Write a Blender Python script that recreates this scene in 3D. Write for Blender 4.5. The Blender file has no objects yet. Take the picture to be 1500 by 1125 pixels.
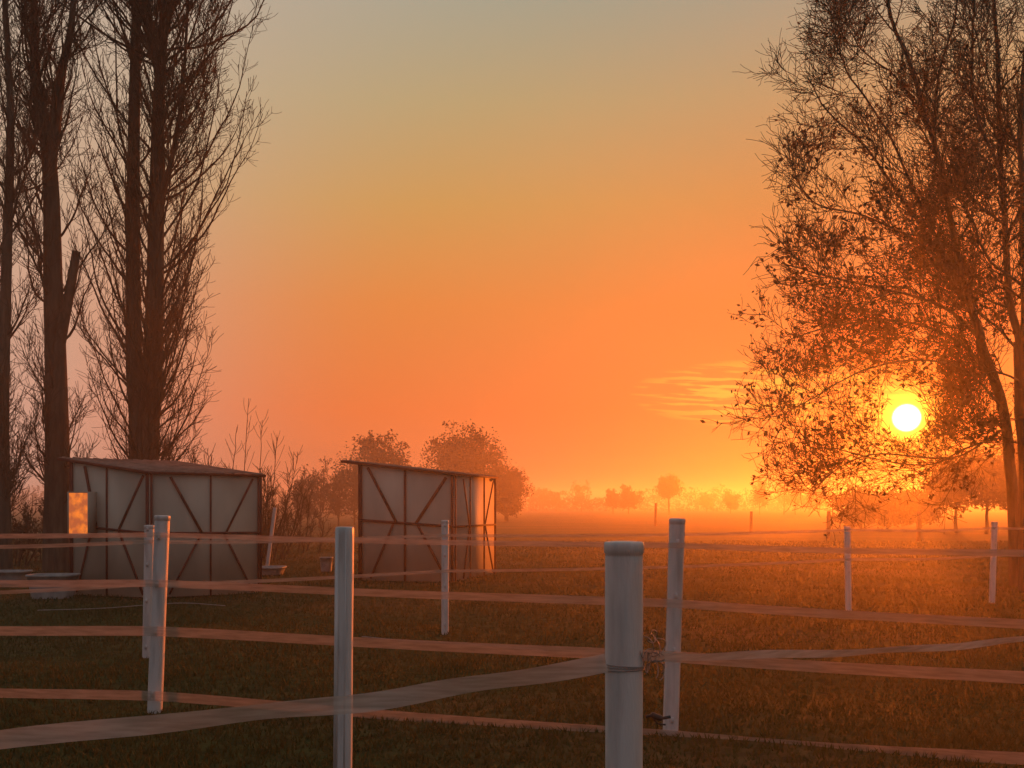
import bpy, math, numpy as np
from mathutils import Vector
rng=np.random.default_rng(7)
sc=bpy.context.scene
CAMH=1.65; F=1500.0; HZ=738.0
def W(px,py,d): return np.array([(px-750)/F*d, d, CAMH-(py-HZ)/F*d])
def G(px,d): return np.array([(px-750)/F*d, d, 0.0])

# ---------------------------------------------------------------- materials
def new_mat(name):
    m=bpy.data.materials.new(name); m.use_nodes=True
    nt=m.node_tree; nt.nodes.clear()
    return m,nt
def noise_mat(name,c1,c2,scale=3,rough=.8,stretch=(1,1,1),spec=.3,bump=0,bscale=None,transl=0,transp=0,tcol=None,detail=4,lo=.35,hi=.65):
    m,nt=new_mat(name); N=nt.nodes; L=nt.links
    out=N.new('ShaderNodeOutputMaterial'); b=N.new('ShaderNodeBsdfPrincipled')
    tc=N.new('ShaderNodeTexCoord'); mp=N.new('ShaderNodeMapping'); mp.inputs['Scale'].default_value=stretch
    L.new(tc.outputs['Object'],mp.inputs[0])
    n=N.new('ShaderNodeTexNoise'); n.inputs['Scale'].default_value=scale; n.inputs['Detail'].default_value=detail
    L.new(mp.outputs[0],n.inputs['Vector'])
    r=N.new('ShaderNodeValToRGB'); r.color_ramp.elements[0].position=lo; r.color_ramp.elements[1].position=hi
    r.color_ramp.elements[0].color=(*c1,1); r.color_ramp.elements[1].color=(*c2,1)
    L.new(n.outputs[0],r.inputs[0]); L.new(r.outputs[0],b.inputs['Base Color'])
    b.inputs['Roughness'].default_value=rough; b.inputs['Specular IOR Level'].default_value=spec
    if bump:
        n2=N.new('ShaderNodeTexNoise'); n2.inputs['Scale'].default_value=bscale or scale*4; n2.inputs['Detail'].default_value=4
        L.new(mp.outputs[0],n2.inputs['Vector'])
        bp=N.new('ShaderNodeBump'); bp.inputs['Strength'].default_value=bump; bp.inputs['Distance'].default_value=.03
        L.new(n2.outputs[0],bp.inputs['Height']); L.new(bp.outputs[0],b.inputs['Normal'])
    sh=b.outputs[0]
    if transl:
        t=N.new('ShaderNodeBsdfTranslucent')
        if tcol: t.inputs[0].default_value=(*tcol,1)
        else: L.new(r.outputs[0],t.inputs[0])
        mx=N.new('ShaderNodeMixShader'); mx.inputs[0].default_value=transl
        L.new(sh,mx.inputs[1]); L.new(t.outputs[0],mx.inputs[2]); sh=mx.outputs[0]
    if transp:
        t=N.new('ShaderNodeBsdfTransparent'); mx=N.new('ShaderNodeMixShader'); mx.inputs[0].default_value=transp
        L.new(sh,mx.inputs[1]); L.new(t.outputs[0],mx.inputs[2]); sh=mx.outputs[0]
    L.new(sh,out.inputs[0])
    return m
M_bark=noise_mat('poplar_bark',(.06,.048,.038),(.12,.095,.07),3,.9,(3,3,.5),.05,bump=.8,bscale=12)
M_twig=noise_mat('twigs',(.05,.038,.026),(.09,.065,.042),2,.95,spec=.03,detail=2)
M_leaf=noise_mat('autumn_leaves',(.04,.026,.012),(.08,.038,.015),1.2,.7,spec=.1,transl=.12,tcol=(.12,.05,.015),detail=2)
M_oak=noise_mat('oak_foliage',(.04,.032,.022),(.07,.05,.033),.5,.9,spec=.03,detail=2)
M_post=noise_mat('white_post',(.36,.34,.34),(.60,.57,.57),3,.5,(6,6,.8),.4,bump=.2,bscale=30,lo=.22,hi=.55)
M_tape=noise_mat('fence_tape',(.42,.34,.29),(.62,.52,.45),5,.45,(1,1,10),.4,transl=.22,transp=.50)
M_tape2=noise_mat('gate_tape',(.44,.39,.35),(.62,.56,.52),8,.4,(1,1,10),.5,transl=.22,transp=.36)
M_panel=noise_mat('white_board',(.34,.285,.23),(.52,.44,.36),1.6,.7,(1,1,.4),.3,bump=.2,bscale=10,lo=.3,hi=.7)
M_timber=noise_mat('red_timber',(.10,.028,.02),(.17,.05,.035),4,.8,spec=.2)
M_roof=noise_mat('roof_sheet',(.20,.155,.13),(.30,.235,.20),5,.8,spec=.15)
M_metal=noise_mat('metal_fitting',(.15,.13,.12),(.3,.27,.25),20,.4,spec=.6)
M_black=noise_mat('black_plastic',(.015,.015,.015),(.03,.03,.03),20,.4,spec=.5)
M_tub=noise_mat('grey_tub',(.22,.21,.21),(.36,.34,.33),6,.6,spec=.3)
M_grass=noise_mat('grass_blades',(.036,.054,.014),(.080,.078,.024),.6,.7,spec=.1,transl=.22,tcol=(.10,.080,.02),detail=2)

# ---------------------------------------------------------------- mesh helpers
def mesh_np(name,verts,faces,mats,smooth=False,mi=None):
    verts=np.asarray(verts,dtype=np.float32); faces=np.asarray(faces,dtype=np.int32)
    me=bpy.data.meshes.new(name); k=faces.shape[1]
    me.vertices.add(len(verts)); me.vertices.foreach_set('co',verts.ravel())
    me.loops.add(faces.size); me.loops.foreach_set('vertex_index',faces.ravel())
    me.polygons.add(len(faces)); me.polygons.foreach_set('loop_start',np.arange(0,faces.size,k,dtype=np.int32))
    if mi is not None: me.polygons.foreach_set('material_index',np.asarray(mi,dtype=np.int32))
    if smooth: me.polygons.foreach_set('use_smooth',np.ones(len(faces),dtype=bool))
    me.update(calc_edges=True); me.validate()
    for m in (mats if isinstance(mats,list) else [mats]): me.materials.append(m)
    ob=bpy.data.objects.new(name,me); sc.collection.objects.link(ob); return ob
def empty(name,loc=(0,0,0)):
    e=bpy.data.objects.new(name,None); sc.collection.objects.link(e); return e
def norm(a): return a/np.maximum(np.linalg.norm(a,axis=-1,keepdims=True),1e-9)
class Geo:
    def __init__(s): s.v=[];s.f=[];s.m=[];s.n=0
    def add(s,v,f,mi=0):
        v=np.asarray(v,float).reshape(-1,3); f=np.asarray(f,int)
        s.v.append(v); s.f.append(f+s.n); s.m.append(np.full(len(f),mi)); s.n+=len(v)
    def tubes(s,P,R,sides,mi=0):
        N,k,_=P.shape
        T=norm(np.gradient(P,axis=1))
        ref=np.zeros_like(T); ref[...,0]=.3; ref[...,1]=1.0; ref[...,2]=.15
        U=norm(np.cross(T,ref)); V=np.cross(T,U)
        a=np.linspace(0,2*np.pi,sides,endpoint=False)
        v=P[:,:,None,:]+R[:,:,None,None]*(np.cos(a)[None,None,:,None]*U[:,:,None,:]+np.sin(a)[None,None,:,None]*V[:,:,None,:])
        idx=np.arange(N*k*sides).reshape(N,k,sides)
        A=idx[:,:-1,:];B=np.roll(A,-1,2);D=idx[:,1:,:];C=np.roll(D,-1,2)
        s.add(v,np.stack([A,B,C,D],-1).reshape(-1,4),mi)
    def leaves(s,C,size,mi=0,flat=0):
        n=len(C); a=norm(rng.normal(size=(n,3))); b=norm(np.cross(a,rng.normal(size=(n,3))))
        sz=(size*rng.uniform(.5,1.2,n))[:,None]
        v=np.stack([C-a*sz,C+b*sz*.55,C+a*sz,C-b*sz*.55],1)
        s.add(v,np.arange(n*4).reshape(n,4),mi)
    def box(s,o,ax,ay,az,mi=0):
        o=np.array(o,float)
        v=[o+i*np.array(ax)+j*np.array(ay)+k*np.array(az) for k in(0,1) for j in(0,1) for i in(0,1)]
        s.add(v,[(0,2,3,1),(4,5,7,6),(0,1,5,4),(2,6,7,3),(0,4,6,2),(1,3,7,5)],mi)
    def build(s,name,mats,smooth=False):
        return mesh_np(name,np.concatenate(s.v),np.concatenate(s.f),mats,smooth,np.concatenate(s.m))
def resample(pts,k):
    pts=np.array(pts,float); n=len(pts)
    pp=np.vstack([2*pts[0]-pts[1],pts,2*pts[-1]-pts[-2]])
    out=[]
    for t in np.linspace(0,n-1,k):
        i=min(int(t),n-2);u=t-i
        a,b,c,d=pp[i],pp[i+1],pp[i+2],pp[i+3]
        out.append(.5*((2*b)+(-a+c)*u+(2*a-5*b+4*c-d)*u*u+(-a+3*b-3*c+d)*u**3))
    return np.array(out)
def stem(pts,r0,r1,k=30,wig=.03):
    P=resample(pts,k); P[1:,:2]+=np.cumsum(rng.normal(0,wig*.3,(k-1,2)),0)*.5
    R=r0+(r1-r0)*np.linspace(0,1,k)**.8
    return P[None],R[None]
def spawn(P,R,n,t0,t1,Lf,ang,up,wig,k,rf=.5,rtip=.004,rmax=9,tb=1.0):
    N,K,_=P.shape
    t=t0+(t1-t0)*rng.uniform(0,1,(N,n))**tb
    x=t*(K-1); i=np.minimum(x.astype(int),K-2); u=(x-i)[...,None]
    rows=np.arange(N)[:,None]
    p=P[rows,i]*(1-u)+P[rows,i+1]*u
    T=norm(P[rows,i+1]-P[rows,i]); r=R[rows,i]*(1-u[...,0])+R[rows,i+1]*u[...,0]
    p=p.reshape(-1,3);T=T.reshape(-1,3);r=r.reshape(-1);t=t.reshape(-1); M=len(p)
    q=rng.normal(size=(M,3)); q-= (q*T).sum(1,keepdims=True)*T; q=norm(q)
    a=rng.uniform(ang[0],ang[1],M)[:,None]
    d=norm(np.cos(a)*T+np.sin(a)*q)
    L=Lf(t,p)*rng.uniform(.55,1.15,M)
    out=np.zeros((M,k,3)); out[:,0]=p
    for j in range(1,k):
        d=d+rng.normal(0,wig,(M,3)); d[:,2]+=up; d=norm(d)
        out[:,j]=out[:,j-1]+d*(L/(k-1))[:,None]
    r0=np.minimum(np.minimum(r*rf,rmax),L*.03+.002)
    rad=np.maximum(r0[:,None]*(1-np.linspace(0,1,k)[None]*.85),rtip)
    return out,rad,t
def cull(S,mask): return tuple(a[mask] for a in S)

# ---------------------------------------------------------------- ground
def axis(n,near,far):
    u=np.linspace(-1,1,n); return np.sign(u)*(near*np.abs(u)+ (far-near)*np.abs(u)**6)
gx=axis(221,45,3500); gy=axis(221,60,3500)
def gz(x,y): return .035*np.sin(x*.9+.4*y)*np.sin(y*.55+1)+.02*np.sin(x*2.1+y*1.3)+.015*np.sin(x*.31-y*2.3)
X,Y=np.meshgrid(gx,gy); Z=gz(X,Y)*np.exp(-(np.abs(Y)+np.abs(X))/80)
idx=np.arange(X.size).reshape(X.shape)
fc=np.stack([idx[:-1,:-1],idx[:-1,1:],idx[1:,1:],idx[1:,:-1]],-1).reshape(-1,4)
M_ground,nt=new_mat('meadow'); N=nt.nodes;L=nt.links
out=N.new('ShaderNodeOutputMaterial');b=N.new('ShaderNodeBsdfPrincipled');tc=N.new('ShaderNodeTexCoord')
def nz(scale,detail=6,st=(1,1,1)):
    mp=N.new('ShaderNodeMapping');mp.inputs['Scale'].default_value=st;L.new(tc.outputs['Object'],mp.inputs[0])
    n=N.new('ShaderNodeTexNoise');n.inputs['Scale'].default_value=scale;n.inputs['Detail'].default_value=detail;L.new(mp.outputs[0],n.inputs['Vector']);return n
n1=nz(.22,5,(.5,1,1)); r=N.new('ShaderNodeValToRGB')
e=r.color_ramp.elements; e[0].position=.38;e[0].color=(.034,.048,.013,1);e[1].position=.64;e[1].color=(.10,.068,.030,1)
x=e.new(.5);x.color=(.056,.058,.018,1)
L.new(n1.outputs[0],r.inputs[0])
n2=nz(6,5);mx=N.new('ShaderNodeMix');mx.data_type='RGBA';mx.blend_type='MULTIPLY';mx.inputs[0].default_value=.8
r2=N.new('ShaderNodeValToRGB');r2.color_ramp.elements[0].position=.3;r2.color_ramp.elements[0].color=(.4,.4,.4,1);r2.color_ramp.elements[1].position=.7;r2.color_ramp.elements[1].color=(1.4,1.4,1.4,1)
L.new(n2.outputs[0],r2.inputs[0]);L.new(r.outputs[0],mx.inputs[6]);L.new(r2.outputs[0],mx.inputs[7]);L.new(mx.outputs[2],b.inputs['Base Color'])
b.inputs['Roughness'].default_value=.9;b.inputs['Specular IOR Level'].default_value=.05
n3=nz(14,5);bp=N.new('ShaderNodeBump');bp.inputs['Strength'].default_value=.6;bp.inputs['Distance'].default_value=.04
L.new(n3.outputs[0],bp.inputs['Height']);L.new(bp.outputs[0],b.inputs['Normal']);L.new(b.outputs[0],out.inputs[0])
mesh_np('ground',np.stack([X,Y,Z],-1).reshape(-1,3),fc,M_ground,True)

n=170000
d=5.0*np.exp(rng.uniform(0,1,n)**.9*math.log(45/5.0))
x=rng.uniform(-.72,.72,n)*d
clump=np.sin(x*1.7+d*.8)*np.sin(d*1.9-x*.6)+.6*np.sin(x*4.1+1)*np.sin(d*4.7)
h=(.028+.022*rng.uniform(0,1,n)+.018*np.clip(clump,0,2))*(1+d/60)
a=rng.uniform(0,2*np.pi,n); w=.0045*(1+d/9)
base=np.stack([x,d,gz(x,d)*np.exp(-(np.abs(x)+d)/80)-.005],-1)
side=np.stack([np.cos(a),np.sin(a),0*a],-1)*w[:,None]
lean=rng.normal(0,.45,(n,2))
tip=base+np.stack([lean[:,0]*h,lean[:,1]*h,h],-1)
mesh_np('grass',np.stack([base-side,base+side,tip],1).reshape(-1,3),np.arange(3*n).reshape(n,3),M_grass)

# ---------------------------------------------------------------- poplars
def poplar(name,stems,dens=1.0,h0=1.2):
    g=Geo()
    for P,R,w,rad in stems:
        g.tubes(P,R,14,0)
        ztop=P[0,-1,2]
        nb=int(95*dens*w)
        def L1(t,p): 
            z=p[:,2]; return rad*1.7*np.clip(.55+.09*z,.6,1.15)*np.clip((ztop+4-z)/9,.35,1)
        t0=max(0,(h0-P[0,0,2])/(ztop-P[0,0,2]))
        B=spawn(P,R,nb,t0,.99,L1,(.45,1.05),.105,.085,14,.28,.008,.036)
        g.tubes(B[0],B[1],5,1)
        C=spawn(B[0],B[1],14,.10,.98,lambda t,p:1.2*(1-.5*t),(.35,.85),.15,.13,7,.5,.0062,.014)
        g.tubes(C[0],C[1],3,1)
        D=spawn(C[0],C[1],4,.2,.98,lambda t,p:.52*(1-.4*t),(.35,.95),.12,.16,4,.6,.0055,.010)
        g.tubes(D[0],D[1],3,1)
    return g.build(name,[M_bark,M_twig],False)
D3=26
p3a=stem([G(203,D3)-[0,0,.3],W(203,640,D3),W(196,520,D3),W(196,250,D3),W(200,0,D3),W(203,-160,D3),W(205,-380,D3)],.32,.04)
p3b=stem([G(216,D3)-[0,0,.3],W(216,640,D3),W(226,520,D3),W(232,300,D3),W(236,120,D3),W(250,-60,D3),W(262,-360,D3)],.38,.05)
p3c=stem([W(238,110,D3),W(222,60,D3-.2),W(212,-40,D3-.3),W(210,-300,D3-.3)],.17,.03,16)
p3d=stem([W(232,300,D3),W(258,200,D3-.2),W(272,60,D3-.3),W(280,-160,D3-.3)],.085,.02,16)
poplar('poplar_tree',[(*p3a,.5,2.0),(*p3b,1.35,2.9),(*p3c,.3,2.2),(*p3d,.4,1.5)])
D2=25
p2a=stem([G(84,D2)-[0,0,.3],W(84,650,D2),W(78,420,D2),W(72,240,D2),W(52,120,D2),W(48,0,D2),W(42,-300,D2)],.36,.04)
p2b=stem([W(72,250,D2),W(88,120,D2-.2),W(108,0,D2-.3),W(118,-280,D2-.3)],.17,.03,16)
p2c=stem([W(88,500,D2),W(100,440,D2-.3),W(112,368,D2-.5)],.15,.10,8)
g=poplar('poplar_tree',[(*p2a,.6,1.5),(*p2b,.4,1.2)])
gs=Geo();gs.tubes(p2c[0],p2c[1],9);o=gs.build('broken_limb',[M_bark]);o.parent=g
D1=24
p1=stem([G(6,D1)-[0,0,.3],W(4,640,D1),W(10,400,D1),W(16,200,D1),W(8,0,D1),W(0,-300,D1)],.20,.03)
poplar('poplar_tree',[(*p1,.7,1.4)])
p0=stem([G(-90,27)-[0,0,.3],W(-85,500,27),W(-80,0,27),W(-80,-300,27)],.3,.03)
poplar('poplar_tree',[(*p0,.5,2.0)])

# ---------------------------------------------------------------- right-hand tree with remaining leaves
DT=19
SUNPX=(1328,612)
def scr(p): return 750+p[...,0]/p[...,1]*F, HZ-(p[...,2]-CAMH)/p[...,1]*F
def near_sun(S,r=26):
    x,y=scr(S[0]); return ~(((x-SUNPX[0])**2+(y-SUNPX[1])**2)<r*r).any(axis=1)
g=Geo()
limbs=[]
def limb(pts,r0,r1,off=0):
    n=len(pts); P=[W(a,b,DT+off*(i/(n-1))) for i,(a,b) in enumerate(pts)]
    S=stem(P,r0*.62,r1,24,.09); limbs.append(S); g.tubes(S[0],S[1],8,0)
T=stem([G(1512,DT)-[0,0,.3],W(1510,680,DT),W(1502,600,DT),W(1498,500,DT)],.25,.15,16); g.tubes(T[0],T[1],14,0)
T2=stem([G(1488,DT+1)-[0,0,.3],W(1480,680,DT+1),W(1466,580,DT+.6),W(1441,512,DT)],.11,.09,16,.06); g.tubes(T2[0],T2[1],12,0)
limb([(1441,515),(1425,460),(1402,390),(1378,260),(1345,120),(1310,20),(1295,-60)],.14,.02,-1.0)
limb([(1425,455),(1385,380),(1330,300),(1270,220),(1205,160),(1180,115)],.075,.010,1.5)
limb([(1498,520),(1478,420),(1470,280),(1462,120),(1450,-80)],.13,.03,.8)
limb([(1500,500),(1503,400),(1494,200),(1512,0),(1520,-160)],.13,.03,-.5)
limb([(1432,490),(1375,450),(1300,425),(1210,405),(1135,385)],.06,.010,-2.0)
limb([(1460,560),(1400,500),(1310,470),(1215,480),(1150,500)],.06,.010,1.0)
limb([(1462,590),(1410,540),(1340,528),(1260,545),(1190,585),(1150,610)],.04,.009,-1.5)
limb([(1470,640),(1420,655),(1370,680),(1300,675),(1200,650),(1165,640)],.035,.009,1.0)
limb([(1468,630),(1400,670),(1290,665),(1230,690),(1195,725)],.035,.009,-1.0)
limb([(1400,400),(1350,300),(1300,200),(1240,110),(1215,60)],.055,.010,-.8)
limb([(1505,600),(1560,450),(1600,300),(1640,150)],.14,.02,0)
limb([(1372,240),(1372,140),(1390,40),(1400,-60)],.055,.012,-1)
limb([(1468,260),(1430,150),(1425,40),(1430,-60)],.06,.012,-1.4)
limb([(1410,420),(1350,360),(1270,320),(1190,300),(1150,260)],.05,.010,0)
limb([(1472,330),(1430,300),(1390,230),(1370,180)],.05,.010,1.4)
limb([(1502,420),(1450,380),(1420,320),(1405,290)],.05,.010,-1.6)
limb([(1500,520),(1450,470),(1380,420),(1330,390)],.05,.010,1.8)
limb([(1360,190),(1320,120),(1260,70),(1235,20)],.04,.009,.6)
limb([(1500,300),(1480,200),(1440,90),(1410,-20)],.05,.010,.9)
limb([(1498,560),(1450,545),(1410,580),(1395,620)],.035,.009,-.6)
limb([(1400,480),(1350,470),(1280,500),(1220,545)],.035,.009,2.0)
limb([(1500,650),(1460,640),(1430,600),(1415,560)],.035,.009,1.0)
leafpts=[]
for P,R in limbs:
    B=spawn(P,R,22,.12,1,lambda t,p:1.65*(1-.45*t),(.5,1.1),.09,.12,9,.5,.006,.026)
    B=cull(B,near_sun(B)); g.tubes(B[0],B[1],4,1)
    C=spawn(B[0],B[1],10,.15,1,lambda t,p:.85*(1-.4*t),(.4,1.0),.08,.16,6,.6,.0052,.012)
    C=cull(C,near_sun(C)); g.tubes(C[0],C[1],3,1)
    D=spawn(C[0],C[1],4,.2,1,lambda t,p:.36,(.4,1.1),.06,.2,4,.6,.0048,.009)
    D=cull(D,near_sun(D)); g.tubes(D[0],D[1],3,1)
    leafpts.append(D[0][:,1:].reshape(-1,3)); leafpts.append(C[0][:,2:].reshape(-1,3))
LP=np.concatenate(leafpts); LP=LP+rng.normal(0,.04,LP.shape)
x,y=scr(LP)
cl=np.sin(LP[:,0]*2.3+1)*np.sin(LP[:,2]*2.6)*np.sin(LP[:,1]*2.1+.5)+.5*np.sin(LP[:,0]*5.1)*np.sin(LP[:,2]*4.7+LP[:,1]*3)
pr=np.clip((LP[:,2]*-1+10.0)/3.6,.02,1)*.42*np.clip(.4+1.5*cl,.04,1.4)*np.where(LP[:,2]<4.2,.75,1)
keep=(rng.uniform(0,1,len(LP))<pr)&(((x-SUNPX[0])**2+(y-SUNPX[1])**2)>26**2)
print('leaves',keep.sum(),len(LP))
g.leaves(LP[keep],.056,2)
g.build('autumn_tree',[M_bark,M_twig,M_leaf])

# ---------------------------------------------------------------- bushes & distant trees
def bush(g,c,rad,h,ns,leaf=0,lsize=.1,tw=1,sc_=1,spread=.5):
    for i in range(ns):
        a=rng.uniform(0,2*np.pi); o=rng.uniform(0,.6)*rad; s=rng.uniform(.1,1)*spread
        hh=h*rng.uniform(.5,1.05)
        p0=c+np.array([math.cos(a)*o,math.sin(a)*o,-.1]); dirx=np.array([math.cos(a)*s,math.sin(a)*s,1])
        S=stem([p0,p0+dirx*hh*.5,p0+dirx*hh*np.array([.8,.8,1])],.03*sc_,.008*sc_,10,.1)
        g.tubes(S[0],S[1],4,0)
        B=spawn(S[0],S[1],12,.1,1,lambda t,p:h*.33*(1-.5*t),(.3,.9),.12,.12,6,.6,.006*sc_,.02)
        g.tubes(B[0],B[1],3,0)
        C=spawn(B[0],B[1],6*tw,.2,1,lambda t,p:h*.13,(.3,.9),.08,.15,4,.7,.006*sc_,.012)
        g.tubes(C[0],C[1],3,0)
        if leaf: 
            q=C[0][:,1:].reshape(-1,3); q=q[rng.uniform(0,1,len(q))<leaf]; g.leaves(q,lsize,1)
def round_tree(g,c,h,r,trunk=.28,leaf=.5,ls=.2,nb=40,tr=.3,clumps=0):
    z0=h*trunk
    S=stem([c+[0,0,-.2],c+[0,0,z0],c+[.02*h,0,h*.62]],tr,tr*.3,12,.1); g.tubes(S[0],S[1],8,0)
    B=spawn(S[0],S[1],nb,.4,1,lambda t,p:(h-z0)*.62*(1-.25*t),(.35,1.35),.05,.10,8,.5,.02,.12)
    q=B[0]
    q[...,0]=c[0]+(q[...,0]-c[0])*r/((h-z0)*.62); g.tubes(B[0],B[1],4,0)
    C=spawn(B[0],B[1],10,.25,1,lambda t,p:h*.13,(.4,1.1),.06,.15,5,.6,.014,.05); g.tubes(C[0],C[1],3,0)
    D=spawn(C[0],C[1],6,.3,1,lambda t,p:h*.05,(.4,1.1),.04,.2,3,.6,.012,.05); g.tubes(D[0],D[1],3,0)
    q=D[0][:,1:].reshape(-1,3); q=q[rng.uniform(0,1,len(q))<leaf]; g.leaves(q+rng.normal(0,.1,q.shape),ls,1)
    if clumps:
        zc=(h+z0)/2; hh=(h-z0)/2
        u=norm(rng.normal(size=(clumps,3)))*(rng.uniform(.35,.97,(clumps,1)))
        cc=c+np.array([0,0,zc])+u*np.array([r,r,hh])
        m=75; off=rng.normal(0,1,(clumps,m,3))*(.075*(r+hh)*rng.uniform(.6,1.2,(clumps,1,1)))*np.array([1.1,1.1,.8])
        q=(cc[:,None]+off).reshape(-1,3); q=q[q[:,2]>z0*.8]
        e=(((q-c-[0,0,zc])/np.array([r,r,hh]))**2).sum(1); q=q[e<1.25]
        g.leaves(q,ls*.8,1)
g=Geo()
for px,d,r,h,ns in [(320,27,1.2,2.4,9),(360,29,1.5,2.7,10),(400,30,1.2,2.2,9),(300,26,.8,2.9,5),(270,26,1,3.2,6),(430,34,1.6,2.1,8)]:
    bush(g,G(px,d),r,h,ns)
for px,py,d in [(362,583,29),(410,640,30),(385,615,29),(345,625,28)]:
    S=stem([G(px-15,d),W(px-6,690,d),W(px,py,d)],.02,.007,12,.1); g.tubes(S[0],S[1],4,0)
    B=spawn(S[0],S[1],12,.3,1,lambda t,p:.9*(1-.5*t),(.4,.8),.08,.1,6,.6,.006,.012); g.tubes(B[0],B[1],3,0)
g.build('bare_thicket',[M_twig])
g=Geo()
for px,d,r,h,ns in [(20,27,1.5,1.9,8),(-30,28,1.5,2.4,8),(60,29,1.5,1.6,8),(130,29,1.2,2.4,8),(160,30,1.2,2.8,8)]:
    bush(g,G(px,d),r,h,ns,leaf=.3,lsize=.05)
g.build('undergrowth',[M_twig,M_leaf])
g=Geo(); round_tree(g,G(682,92),8.9,3.8,.16,.8,.16,60,clumps=130); g.build('oak_tree',[M_twig,M_oak])
g=Geo(); round_tree(g,G(550,88),7.7,3.4,.14,.8,.16,50,clumps=110); g.build('oak_tree',[M_twig,M_oak])
g=Geo(); round_tree(g,G(742,98),5.7,2.5,.12,.8,.16,36,clumps=80);round_tree(g,G(612,104),5.4,3.2,.12,.8,.16,36,clumps=80); g.build('field_trees',[M_twig,M_oak])
g=Geo()
for px,d,h in [(468,70,4.9),(440,72,4.2),(495,74,4.6),(520,80,4.4)]:
    round_tree(g,G(px,d),h,h*.36,.15,.1,.1,30,.1)
g.build('bare_hedgerow_trees',[M_twig,M_oak])
g=Geo(); round_tree(g,G(980,150),6.2,1.9,.38,.8,.16,40,.2,clumps=40); g.build('lone_field_tree',[M_twig,M_oak])
g=Geo()
for px,py,d,r,lf in [(921,711,160,2.4,.8),(898,716,170,1.6,.6),(1070,717,170,1.5,.7),(852,704,210,3.2,.3),(1148,686,150,2.4,.05),(1113,702,150,1.6,.3),(1165,700,150,2.0,.1),(815,716,230,3,.6),(1035,722,210,2.2,.6),(790,712,240,4,.5),(1200,705,150,2,.4),(1185,712,180,3,.4)]:
    h=CAMH+(HZ-py)/F*d; round_tree(g,G(px,d),h,r*1.1,.2,lf,.18,24,.12,clumps=int(lf*24))
g.build('distant_trees',[M_twig,M_oak])
g=Geo(); C=[]
for px in np.arange(-900,2500,12):
    d=250+rng.uniform(-25,40); h=4.0+1.6*rng.uniform()+1.4*math.sin(px*.02)+ (2.5 if rng.uniform()<.08 else 0)
    c=G(px,d); m=170
    q=norm(rng.normal(size=(m,3)))*rng.uniform(.3,1,(m,1))**.4; q[:,2]=np.abs(q[:,2])
    C.append(c+q*np.array([2.8,2,h]))
g.leaves(np.concatenate(C),.42,0); g.build('distant_hedgerow',[M_oak])
g=Geo()
for px,d,h,r in [(1262,62,3.0,2.2),(1300,66,2.6,2.2),(1400,58,4.6,2.0),(1445,56,4.8,2.4),(1500,54,5.2,2.6),(1560,52,5,2.6),(1350,70,2.6,2.4),(1640,50,5,3)]:
    round_tree(g,G(px,d),h,r,.3 if px>1390 else .08,.6,.13,30,.12,clumps=40)
g.build('field_hedge',[M_twig,M_oak])

# ---------------------------------------------------------------- shelters
def shelter(name,Lc,Cc,Rc,zl,zc,zr,ovL,wallA,wallB,seed=0):
    root=empty(name)
    Dc=Lc+Rc-Cc; zd=zl+zr-zc
    g=Geo(); t=Geo()
    up=np.array([0,0,1.])
    def wall(a,b,za,zb,spec,frames=True):
        u=norm(b-a); Lw=np.linalg.norm(b-a); nrm=np.array([u[1],-u[0],0])
        if nrm.dot((a+b)/2-(Lc+Rc)/2)<0: nrm=-nrm
        th=-nrm*.03
        v=[a,b,b+up*zb,a+up*za]; v=[q+up*0 for q in v]; v+= [q+th for q in v]
        g.add(v,[(0,1,2,3),(7,6,5,4),(0,4,5,1),(1,5,6,2),(2,6,7,3),(3,7,4,0)])
        def pt(s,z): 
            zt=za+(zb-za)*s; return a+u*Lw*s+up*z*zt
        def beam(s0,z0,s1,z1,w,dep):
            p=pt(s0,z0);q=pt(s1,z1); dr=norm(q-p); sd=np.cross(dr,nrm)*w
            t.box(p-sd/2+nrm*.002,q-p,sd,nrm*dep)
        for i,(s0,z0,s1,z1,w) in enumerate(spec): beam(s0,z0,s1,z1,w,.022+.003*(i%5))
    wall(Lc,Cc,zl,zc,wallA); wall(Cc,Rc,zc,zr,wallB)
    base=[(0,0,0,1,.05),(1,0,1,1,.05),(0,.5,1,.5,.05)]
    wall(Rc,Dc,zr,zd,base); wall(Dc,Lc,zd,zl,base)
    g.build('boards',[M_panel]).parent=root; t.build('timber_frame',[M_timber]).parent=root
    r=Geo(); uA=norm(Cc-Lc); tp=lambda c,z:c+up*(z+.012)
    sl=(zc-zl)/np.linalg.norm(Cc-Lc)
    uA3=uA+up*sl; uB3=(Rc-Cc)/np.linalg.norm(Rc-Cc)+up*((zr-zc)/np.linalg.norm(Rc-Cc))
    q=[tp(Lc,zl)-uA3*ovL-uB3*.05,tp(Cc,zc)+uA3*.05-uB3*.05,tp(Rc,zr)+uA3*.05+uB3*.05,tp(Dc,zd)-uA3*ovL+uB3*.05]
    v=q+[p+up*.035 for p in q]
    r.add(v,[(3,2,1,0),(4,5,6,7),(0,1,5,4),(1,2,6,5),(2,3,7,6),(3,0,4,7)])
    for s in np.linspace(.03,.97,12):
        a=q[0]*(1-s)+q[3]*s+up*.035; b_=q[1]*(1-s)+q[2]*s+up*.035
        r.box(a,b_-a,uB3*.04,up*.015)
    r.build('roof',[M_roof]).parent=root
    f=Geo(); f.box(q[0]-uB3*.022-up*.02,q[1]-q[0],uB3*.02,up*.055); f.box(q[1]+uA3*.002-up*.01,uA3*.02,q[2]-q[1],up*.045)
    f.build('fascia',[M_timber]).parent=root
    return root
m=.52
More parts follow.
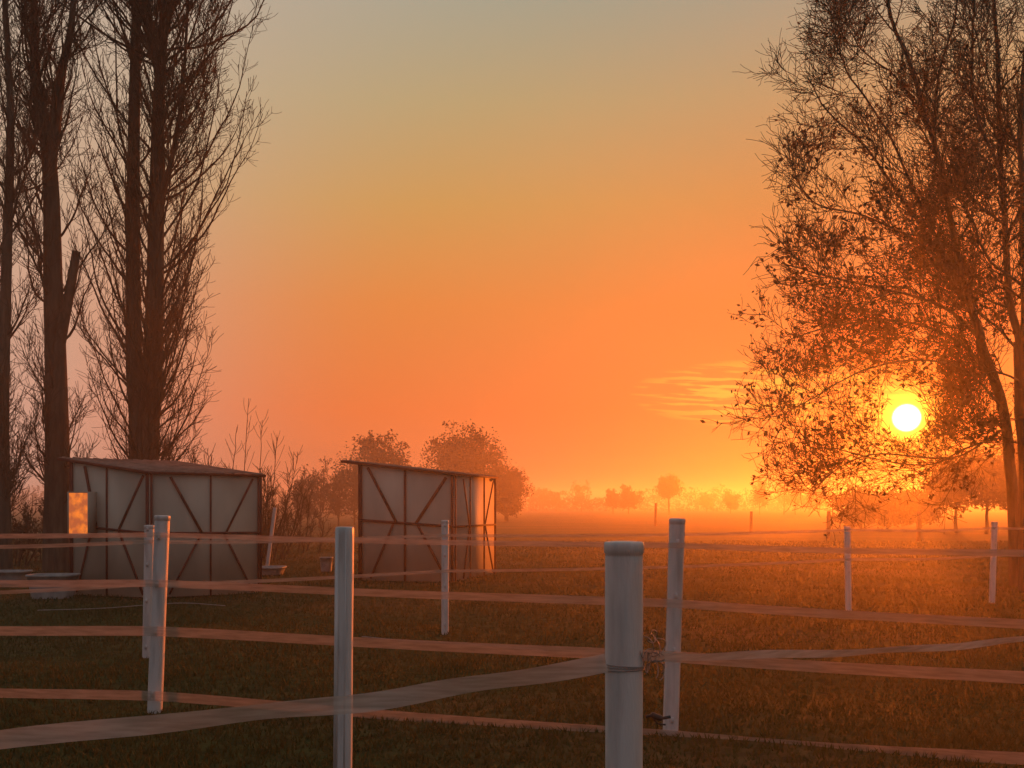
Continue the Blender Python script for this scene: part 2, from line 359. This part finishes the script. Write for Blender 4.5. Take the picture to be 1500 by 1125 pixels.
wA1=[(.02,0,.02,1,.03),(.47,0,.47,1,.026),(.98,0,.98,1,.05),(0,m,1,m,.04),(.19,.98,.34,m,.038),(.93,.98,.62,m,.038),(.28,m,.08,.02,.028),(.62,m,.93,.02,.034)]
wB1=[(.015,0,.015,1,.035),(.54,0,.54,1,.028),(.985,0,.985,1,.035),(0,m,1,m,.04),(.18,.98,.46,m,.042),(.93,.98,.68,m,.034),(.46,m,.17,.02,.03),(.66,m,.93,.02,.032)]
s1=shelter('horse_shelter',G(104,18.6),G(219,18.0),G(381,18.9),2.42,2.18,2.15,.22,wA1,wB1)
wA2=[(.015,0,.015,1,.05),(.49,0,.49,1,.05),(.985,0,.985,1,.055),(0,m,1,m,.055),(.09,.98,.40,m,.05),(.92,.97,.60,m,.06),(.37,m,.12,.02,.045),(.62,m,.93,.02,.05)]
wB2=[(.02,0,.02,1,.04),(.36,0,.36,1,.03),(.7,0,.7,1,.03),(.985,0,.985,1,.035),(0,m,1,m,.04),(.2,.97,.34,m,.03),(.94,.97,.72,m,.025),(.34,m,.2,.02,.025),(.72,m,.94,.02,.025)]
s2=shelter('horse_shelter',G(527,22.1),G(665,21.5),G(725,24.0),2.50,2.25,2.24,.42,wA2,wB2)
mw,nt=new_mat('reflection_glow_glass');N=nt.nodes;L=nt.links  # sunset reflection in the pane, put in as mottled orange emission
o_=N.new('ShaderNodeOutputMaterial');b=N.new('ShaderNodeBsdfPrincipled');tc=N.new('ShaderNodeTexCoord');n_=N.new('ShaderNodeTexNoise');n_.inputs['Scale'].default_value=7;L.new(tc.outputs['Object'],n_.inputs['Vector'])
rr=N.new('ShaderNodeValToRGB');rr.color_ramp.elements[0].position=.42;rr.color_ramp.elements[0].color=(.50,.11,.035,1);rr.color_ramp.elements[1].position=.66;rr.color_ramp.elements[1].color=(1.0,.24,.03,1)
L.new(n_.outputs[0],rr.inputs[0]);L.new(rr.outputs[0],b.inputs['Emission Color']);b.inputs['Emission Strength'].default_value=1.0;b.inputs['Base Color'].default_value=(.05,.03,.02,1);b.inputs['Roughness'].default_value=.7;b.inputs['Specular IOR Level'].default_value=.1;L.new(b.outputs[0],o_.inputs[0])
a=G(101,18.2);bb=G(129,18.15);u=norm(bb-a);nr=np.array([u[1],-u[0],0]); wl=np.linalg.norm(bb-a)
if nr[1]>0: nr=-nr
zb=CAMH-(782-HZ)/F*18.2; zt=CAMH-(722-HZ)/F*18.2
g=Geo(); g.box(a+[0,0,zb],u*wl,-nr*.02,[0,0,zt-zb]); g.build('sunset_reflection_pane',[mw]).parent=s1  # pane glows with the painted reflection, no lamp behind it
g=Geo()
for o,ax,az in [(a+[0,0,zb-.02],u*wl,[0,0,.02]),(a+[0,0,zt],u*wl,[0,0,.02])]: g.box(o+nr*.015,ax,-nr*.30,az)
for o in (a-u*.02,bb): g.box(o+nr*.015+[0,0,zb-.02],u*.02,-nr*.30,[0,0,zt-zb+.04])
g.build('window_frame',[M_panel]).parent=s1

# ---------------------------------------------------------------- fences
def lathe(g,c,axis_,prof,sides=28,mi=0,flat=None):
    ax=norm(np.array(axis_,float)); U=norm(np.cross(ax,[0,1,.01])); V=np.cross(ax,U)
    a=np.linspace(0,2*np.pi,sides,endpoint=False)
    rings=[]
    for z,r in prof:
        ca,sa=np.cos(a),np.sin(a)
        if flat: 
            e=flat; ca=np.sign(ca)*np.abs(ca)**e; sa=np.sign(sa)*np.abs(sa)**e
        rings.append(c+ax*z+r*(ca[:,None]*U+sa[:,None]*V))
    v=np.array(rings); idx=np.arange(v.shape[0]*sides).reshape(-1,sides)
    A=idx[:-1];B=np.roll(A,-1,1);D=idx[1:];C=np.roll(D,-1,1)
    g.add(v,np.stack([A,B,C,D],-1).reshape(-1,4),mi)
def post(parent,name,pxb,d,h,pxt,r=.06,flat=None,cap=True,ins=True):
    g=Geo(); b0=G(pxb,d); top=np.array([(pxt-750)/F*d,d,h]); ax=top-b0; Lh=np.linalg.norm(ax)
    prof=[(-.15,r)]+[(Lh*s,r*(1+.012*math.sin(s*9))) for s in np.linspace(.0,.97,8)]
    if cap: prof+= [(Lh-.036,r),(Lh-.034,r*1.06),(Lh-.010,r*1.06),(Lh-.002,r*1.04),(Lh,r*.98),(Lh+.002,r*.6),(Lh+.003,.001)]
    else: prof+=[(Lh-.006,r),(Lh,r*.92),(Lh+.001,.001)]
    lathe(g,b0,ax,prof,32,0,flat)
    ob=g.build(name,[M_post],True); ob.parent=parent
    if ins:
        gi=Geo()
        for z in (1.38,1.0,.615,.12):
            if z<h-.03:
                c=b0+ax*(z/h); gi.box(c+[-.010,-r-.014,-.02],[.02,0,0],[0,.02,0],[0,0,.04])
        gi.build(name+'_insulators',[M_post]).parent=parent
    return ob
def tape(parent,name,pts,w,mat,sag=0,k=80,tw=.1):
    P=resample(pts,k); t=np.linspace(0,1,k)
    n=len(pts)-1; fr=(t*n)%1; P[:,2]-=sag*4*fr*(1-fr)
    P[:,2]+=.003*np.sin(t*23+len(name))
    T=norm(np.gradient(P,axis=0)); up=np.array([0,0,1.])-T*T[:,2:3]; S=norm(np.cross(T,up)); up=norm(up)
    a=tw*np.sin(t*17+len(name)*2.1)+.15
    dv=(np.cos(a)[:,None]*up+np.sin(a)[:,None]*S)*w/2
    v=np.stack([P-dv,P,P+dv],1).reshape(-1,3); idx=np.arange(3*k).reshape(k,3)
    f=np.concatenate([np.stack([idx[:-1,j],idx[1:,j],idx[1:,j+1],idx[:-1,j+1]],-1) for j in(0,1)])
    ob=mesh_np(name,v,f,mat,True); ob.parent=parent; return ob
fA=empty('paddock_fence')
post(fA,'post_1',227,8.3,1.555,238,.056,.75)
post(fA,'post_2',982,7.3,1.545,992,.054,.75)
post(fA,'post_3',-260,8.9,1.5,-258,.06,.75)
post(fA,'post_4',1710,6.0,1.5,1712,.06,.75)
def frontA(px): return float(np.interp(px,[-260,227,982,1710],[8.9,8.3,7.3,6.0]))-.09
for i,ys in enumerate([(783,784,799,812),(853,855,884,925),(922,925,962,1003),(1010,1020,1078,1122)]):
    pts=[W(px,y,frontA(px)) for px,y in zip((-260,227,982,1710),ys)]
    tape(fA,'tape_%d'%(i+1),pts,(.040,.06,.08,.08)[i],M_tape,.012)
fB=empty('paddock_fence')
for i,(pxb,d,h,pxt,r) in enumerate([(216,11,1.42,219,.05),(652,13,1.44,652,.046),(1243,15.7,1.3,1241,.045),(1453,17.0,1.35,1457,.045),(-200,9.6,1.42,-200,.05),(1700,18.5,1.4,1700,.05)]):
    post(fB,'post_%d'%(i+1),pxb,d,h,pxt,r,.75)
order=((-200,9.6),(216,11),(652,13),(1243,15.7),(1453,17.0),(1700,18.5))
for i,z in enumerate((1.25,.80)):
    tape(fB,'tape_%d'%(i+1),[G(px,d-.08)+[0,0,z] for px,d in order],.04,M_tape,.03,140)
fC=empty('gateway_fence')
post(fC,'round_gate_post',914,3.1,1.535,914,.057,ins=False)
post(fC,'end_post',502,6.0,1.515,505,.052,.62,cap=False,ins=False)
g=Geo(); c0=G(502,6.0); g.box(c0+[-.047,-.0545,0],[.022,0,0],[0,.006,0],[.012,0,1.50]); g.box(c0+[.012,-.0545,0],[.006,0,0],[0,.006,0],[.012,0,1.50]); g.build('end_post_ribs',[M_post]).parent=fC
tape(fC,'gate_tape',[W(-300,1125,2.9),W(0,1085,2.9),W(300,1052,2.9),W(520,1030,3.0),W(700,1002,3.0),W(888,972,3.03)],.055,M_tape2,0,90,.3)
tape(fC,'gate_tape_right',[W(944,962,3.1),W(1100,960,3.4),W(1250,955,3.8),W(1380,948,4.1),W(1520,935,4.5),W(1800,915,5.2)],.028,M_tape2,0,90,.4)
g=Geo()
pc=G(914,3.1)
for z0 in (1.155,1.162,1.148):
    a=np.linspace(0,2*np.pi,40); P=np.stack([pc[0]+.0600*np.cos(a),pc[1]+.0600*np.sin(a),z0+.005*np.sin(a*1+z0*90)],-1); g.tubes(P[None],np.full((1,40),.0018),6,0)
for j in range(12):
    c=W(950+rng.uniform(-4,14),955+rng.uniform(-25,30),3.08); a=np.linspace(0,2*np.pi*rng.uniform(.5,1.0),24)+rng.uniform(0,6)
    r1,r2=rng.uniform(.006,.03),rng.uniform(.01,.04); P=np.stack([c[0]+r1*np.cos(a),c[1]+.02*np.sin(a*2+j),c[2]+r2*np.sin(a)],-1)
    g.tubes(P[None],np.full((1,24),.0016),5,0)
g.build('wire_wraps',[M_metal],True).parent=fC
g=Geo(); c=W(946,1050,3.1); g.tubes(resample([c,c+[.02,0,.004],c+[.045,0,-.004],c+[.075,0,.0]],20)[None],np.concatenate([np.full(6,.005),np.full(8,.010),np.full(6,.005)])[None],10,0)
g.tubes(resample([c+[.02,0,0],c+[.035,0,-.02],c+[.06,0,-.024]],10)[None],np.full((1,10),.003),6,0)
g.build('gate_handle',[M_black],True).parent=fC
g=Geo(); 
P=resample([W(55,901,15.3),W(150,896,15.6),W(260,889,16.4),W(330,893,16.0)],40);P[:,2]=.06; g.tubes(P[None],np.full((1,40),.006),5)
P=resample([W(530,944,12.2),W(600,948,11.8),W(700,956,11.5),W(800,962,11)],40);P[:,2]=.07; g.tubes(P[None],np.full((1,40),.005),5)
g.build('loose_rope',[M_tub])
root=empty('leaning_stake'); post(root,'stake',391,26,1.55,403,.045,.7,ins=False)
def tub(name,px,d,rx,ry,h):
    root=empty(name); g=Geo(); c=G(px,d); a=np.linspace(0,2*np.pi,28,endpoint=False); rings=[]
    for z,s in [(0,.82),(h*.5,.92),(h-.03,1),(h-.03,1.06),(h,1.06),(h,.97),(h*.3,.86),(h*.25,.01)]:
        rings.append(np.stack([c[0]+rx*s*np.sign(np.cos(a))*np.abs(np.cos(a))**.6,c[1]+ry*s*np.sign(np.sin(a))*np.abs(np.sin(a))**.6,0*a+z],-1))
    v=np.array(rings);idx=np.arange(v.shape[0]*28).reshape(-1,28);A=idx[:-1];B=np.roll(A,-1,1);D=idx[1:];C=np.roll(D,-1,1)
    g.add(v,np.stack([A,B,C,D],-1).reshape(-1,4)); g.build('tub_body',[M_tub],True).parent=root
tub('water_trough',398,24,.30,.4,.18); tub('feed_tub',78,17.9,.40,.3,.42); tub('feed_tub',10,21,.45,.3,.28); tub('feed_tub',478,25,.15,.15,.35)
g=Geo()
for px,d,h in [(960,75,1.7),(1345,45,1.3),(1213,48,1.3),(1100,60,1.2)]:
    lathe(g,G(px,d),(0.02,0,1),[(-.1,.09),(h*.7,.09),(h,.08),(h+.01,.01)],10)
g.build('distant_field_posts',[M_timber],True)

# ---------------------------------------------------------------- sun direction
sd=norm(np.array([(SUNPX[0]-750)/F,1,(HZ-SUNPX[1])/F])); el=math.asin(sd[2]); az=math.atan2(sd[0],sd[1])
sl=bpy.data.lights.new('sun','SUN'); sl.energy=4.3; sl.angle=math.radians(.5); sl.color=(1,.16,.010)
so=bpy.data.objects.new('sun',sl); sc.collection.objects.link(so); so.rotation_euler=Vector(-sd).to_track_quat('-Z','Y').to_euler()

# ---------------------------------------------------------------- sky
w=bpy.data.worlds.new('World'); sc.world=w; w.use_nodes=True; nt=w.node_tree; N=nt.nodes; L=nt.links; N.clear()
out=N.new('ShaderNodeOutputWorld'); bg=N.new('ShaderNodeBackground'); tc=N.new('ShaderNodeTexCoord')
def inp(sock,v):
    if isinstance(v,bpy.types.NodeSocket): L.new(v,sock)
    else: sock.default_value=v
def M(op,a,b=None,c=None,clamp=False):
    n=N.new('ShaderNodeMath');n.operation=op;n.use_clamp=clamp;inp(n.inputs[0],a)
    if b is not None: inp(n.inputs[1],b)
    if c is not None: inp(n.inputs[2],c)
    return n.outputs[0]
def VM(op,a,b=None,s=None):
    n=N.new('ShaderNodeVectorMath');n.operation=op;inp(n.inputs[0],a)
    if b is not None: inp(n.inputs[1],b)
    if s is not None: inp(n.inputs['Scale'],s)
    return n.outputs['Value'] if op=='DOT_PRODUCT' else n.outputs[0]
dirn=VM('NORMALIZE',tc.outputs['Generated'])
sx=N.new('ShaderNodeSeparateXYZ');L.new(dirn,sx.inputs[0]);zx,zy,zz_=sx.outputs
def ramp(fac,els):
    r=N.new('ShaderNodeValToRGB');e=r.color_ramp.elements
    while len(e)<len(els): e.new(.5)
    for i,(p,c) in enumerate(els): e[i].position=p;e[i].color=(*c,1)
    L.new(fac,r.inputs[0]);return r.outputs[0]
zc=M('MAXIMUM',zz_,0.0)
west=ramp(zc,[(0,(.60,.155,.070)),(.09,(.76,.170,.044)),(.19,(.73,.235,.050)),(.28,(.59,.32,.090)),(.365,(.45,.36,.17)),(.44,(.335,.355,.25)),(.75,(.21,.24,.27))])
east=ramp(zc,[(0,(.20,.16,.155)),(.2,(.25,.21,.205)),(.5,(.22,.215,.23)),(.8,(.20,.23,.255))])
def mixc(f,a,b):
    n=N.new('ShaderNodeMix');n.data_type='RGBA';inp(n.inputs[0],f);inp(n.inputs[6],a);inp(n.inputs[7],b);return n.outputs[2]
azd=M('ADD',M('MULTIPLY',zx,float(math.sin(az))),M('MULTIPLY',zy,float(math.cos(az))))
def mr(x_,a,b_,c=0,d_=1):
    f=N.new('ShaderNodeMapRange');f.interpolation_type='SMOOTHSTEP';L.new(x_,f.inputs[0]);f.inputs[1].default_value=a;f.inputs[2].default_value=b_;f.inputs[3].default_value=c;f.inputs[4].default_value=d_;return f.outputs[0]
col=mixc(mr(azd,-.3,.70),east,west)
pale=M('MULTIPLY',mr(azd,.88,.66),mr(zy,.2,.6))
col=mixc(M('MULTIPLY',pale,.7),col,(.58,.42,.33,1))
dt=VM('DOT_PRODUCT',dirn,tuple(float(q) for q in sd))
ang=M('SQRT',M('MAXIMUM',M('MULTIPLY',M('SUBTRACT',1.0,dt),2.0),0.0))
def glowf(width): return M('EXPONENT',M('MULTIPLY',ang,-1.0/width))
def glow(width,c): return VM('SCALE',tuple(c),None,glowf(width))
col=mixc(M('MINIMUM',M('MULTIPLY',glowf(.17),1.35),.97),col,(.95,.115,.007,1))
u=M('DIVIDE',zx,M('MAXIMUM',zy,.05)); v=M('DIVIDE',zz_,M('MAXIMUM',zy,.05))
cb=N.new('ShaderNodeCombineXYZ');L.new(M('MULTIPLY',u,17.0),cb.inputs[0]);L.new(M('MULTIPLY',M('SUBTRACT',v,M('MULTIPLY',u,-.05)),210.0),cb.inputs[1])
cn=N.new('ShaderNodeTexNoise');cn.inputs['Scale'].default_value=1.0;cn.inputs['Detail'].default_value=6;L.new(cb.outputs[0],cn.inputs['Vector'])
du=M('DIVIDE',M('SUBTRACT',u,.27),.155);dv=M('DIVIDE',M('SUBTRACT',v,.107),.036)
msk=M('SUBTRACT',1.0,M('ADD',M('MULTIPLY',du,du),M('MULTIPLY',dv,dv)),clamp=True)
cf=M('MULTIPLY',M('MULTIPLY',mr(cn.outputs[0],.48,.57),M('POWER',msk,.6)),M('GREATER_THAN',zy,0.0))
col=VM('ADD',col,VM('SCALE',(.25,.26,.02),None,cf))
col=VM('ADD',col,glow(.045,(1.0,.20,.01)))
col=VM('ADD',col,glow(.009,(6.0,4.2,.25)))
col=VM('ADD',col,VM('SCALE',(14.,11.,6.),None,mr(ang,.0135,.007)))
sky=N.new('ShaderNodeTexSky');sky.sky_type='NISHITA';sky.sun_disc=False;sky.sun_elevation=el;sky.sun_rotation=az;sky.dust_density=3
col=VM('ADD',col,VM('SCALE',sky.outputs[0],None,.004))
L.new(col,bg.inputs[0]);bg.inputs[1].default_value=1.0;L.new(bg.outputs[0],out.inputs[0])

# ---------------------------------------------------------------- evening mist (real volume, a shallow layer on the field, added for orange haze glow)
mm,nt=new_mat('haze_glow_mist_volume'); vo=nt.nodes.new('ShaderNodeVolumeScatter'); o_=nt.nodes.new('ShaderNodeOutputMaterial')
vo.inputs['Color'].default_value=(1,.93,.86,1); vo.inputs['Density'].default_value=.0033; vo.inputs['Anisotropy'].default_value=.76
nt.links.new(vo.outputs[0],o_.inputs['Volume'])
g=Geo(); g.box([-500,-20,-1],[1000,0,0],[0,420,0],[0,0,7.0]); g.build('haze_glow_mist',[mm])

# ---------------------------------------------------------------- camera
cd=bpy.data.cameras.new('camera'); cam=bpy.data.objects.new('camera',cd); sc.collection.objects.link(cam)
cam.location=(0,0,CAMH); cam.rotation_euler=(math.radians(90),0,0); cd.sensor_width=36; cd.lens=36; cd.shift_y=(HZ-562.5)/1500
cd.clip_start=.05; cd.clip_end=8000; sc.camera=cam
sc.view_settings.view_transform='Standard'; sc.view_settings.look='None'; sc.view_settings.exposure=0
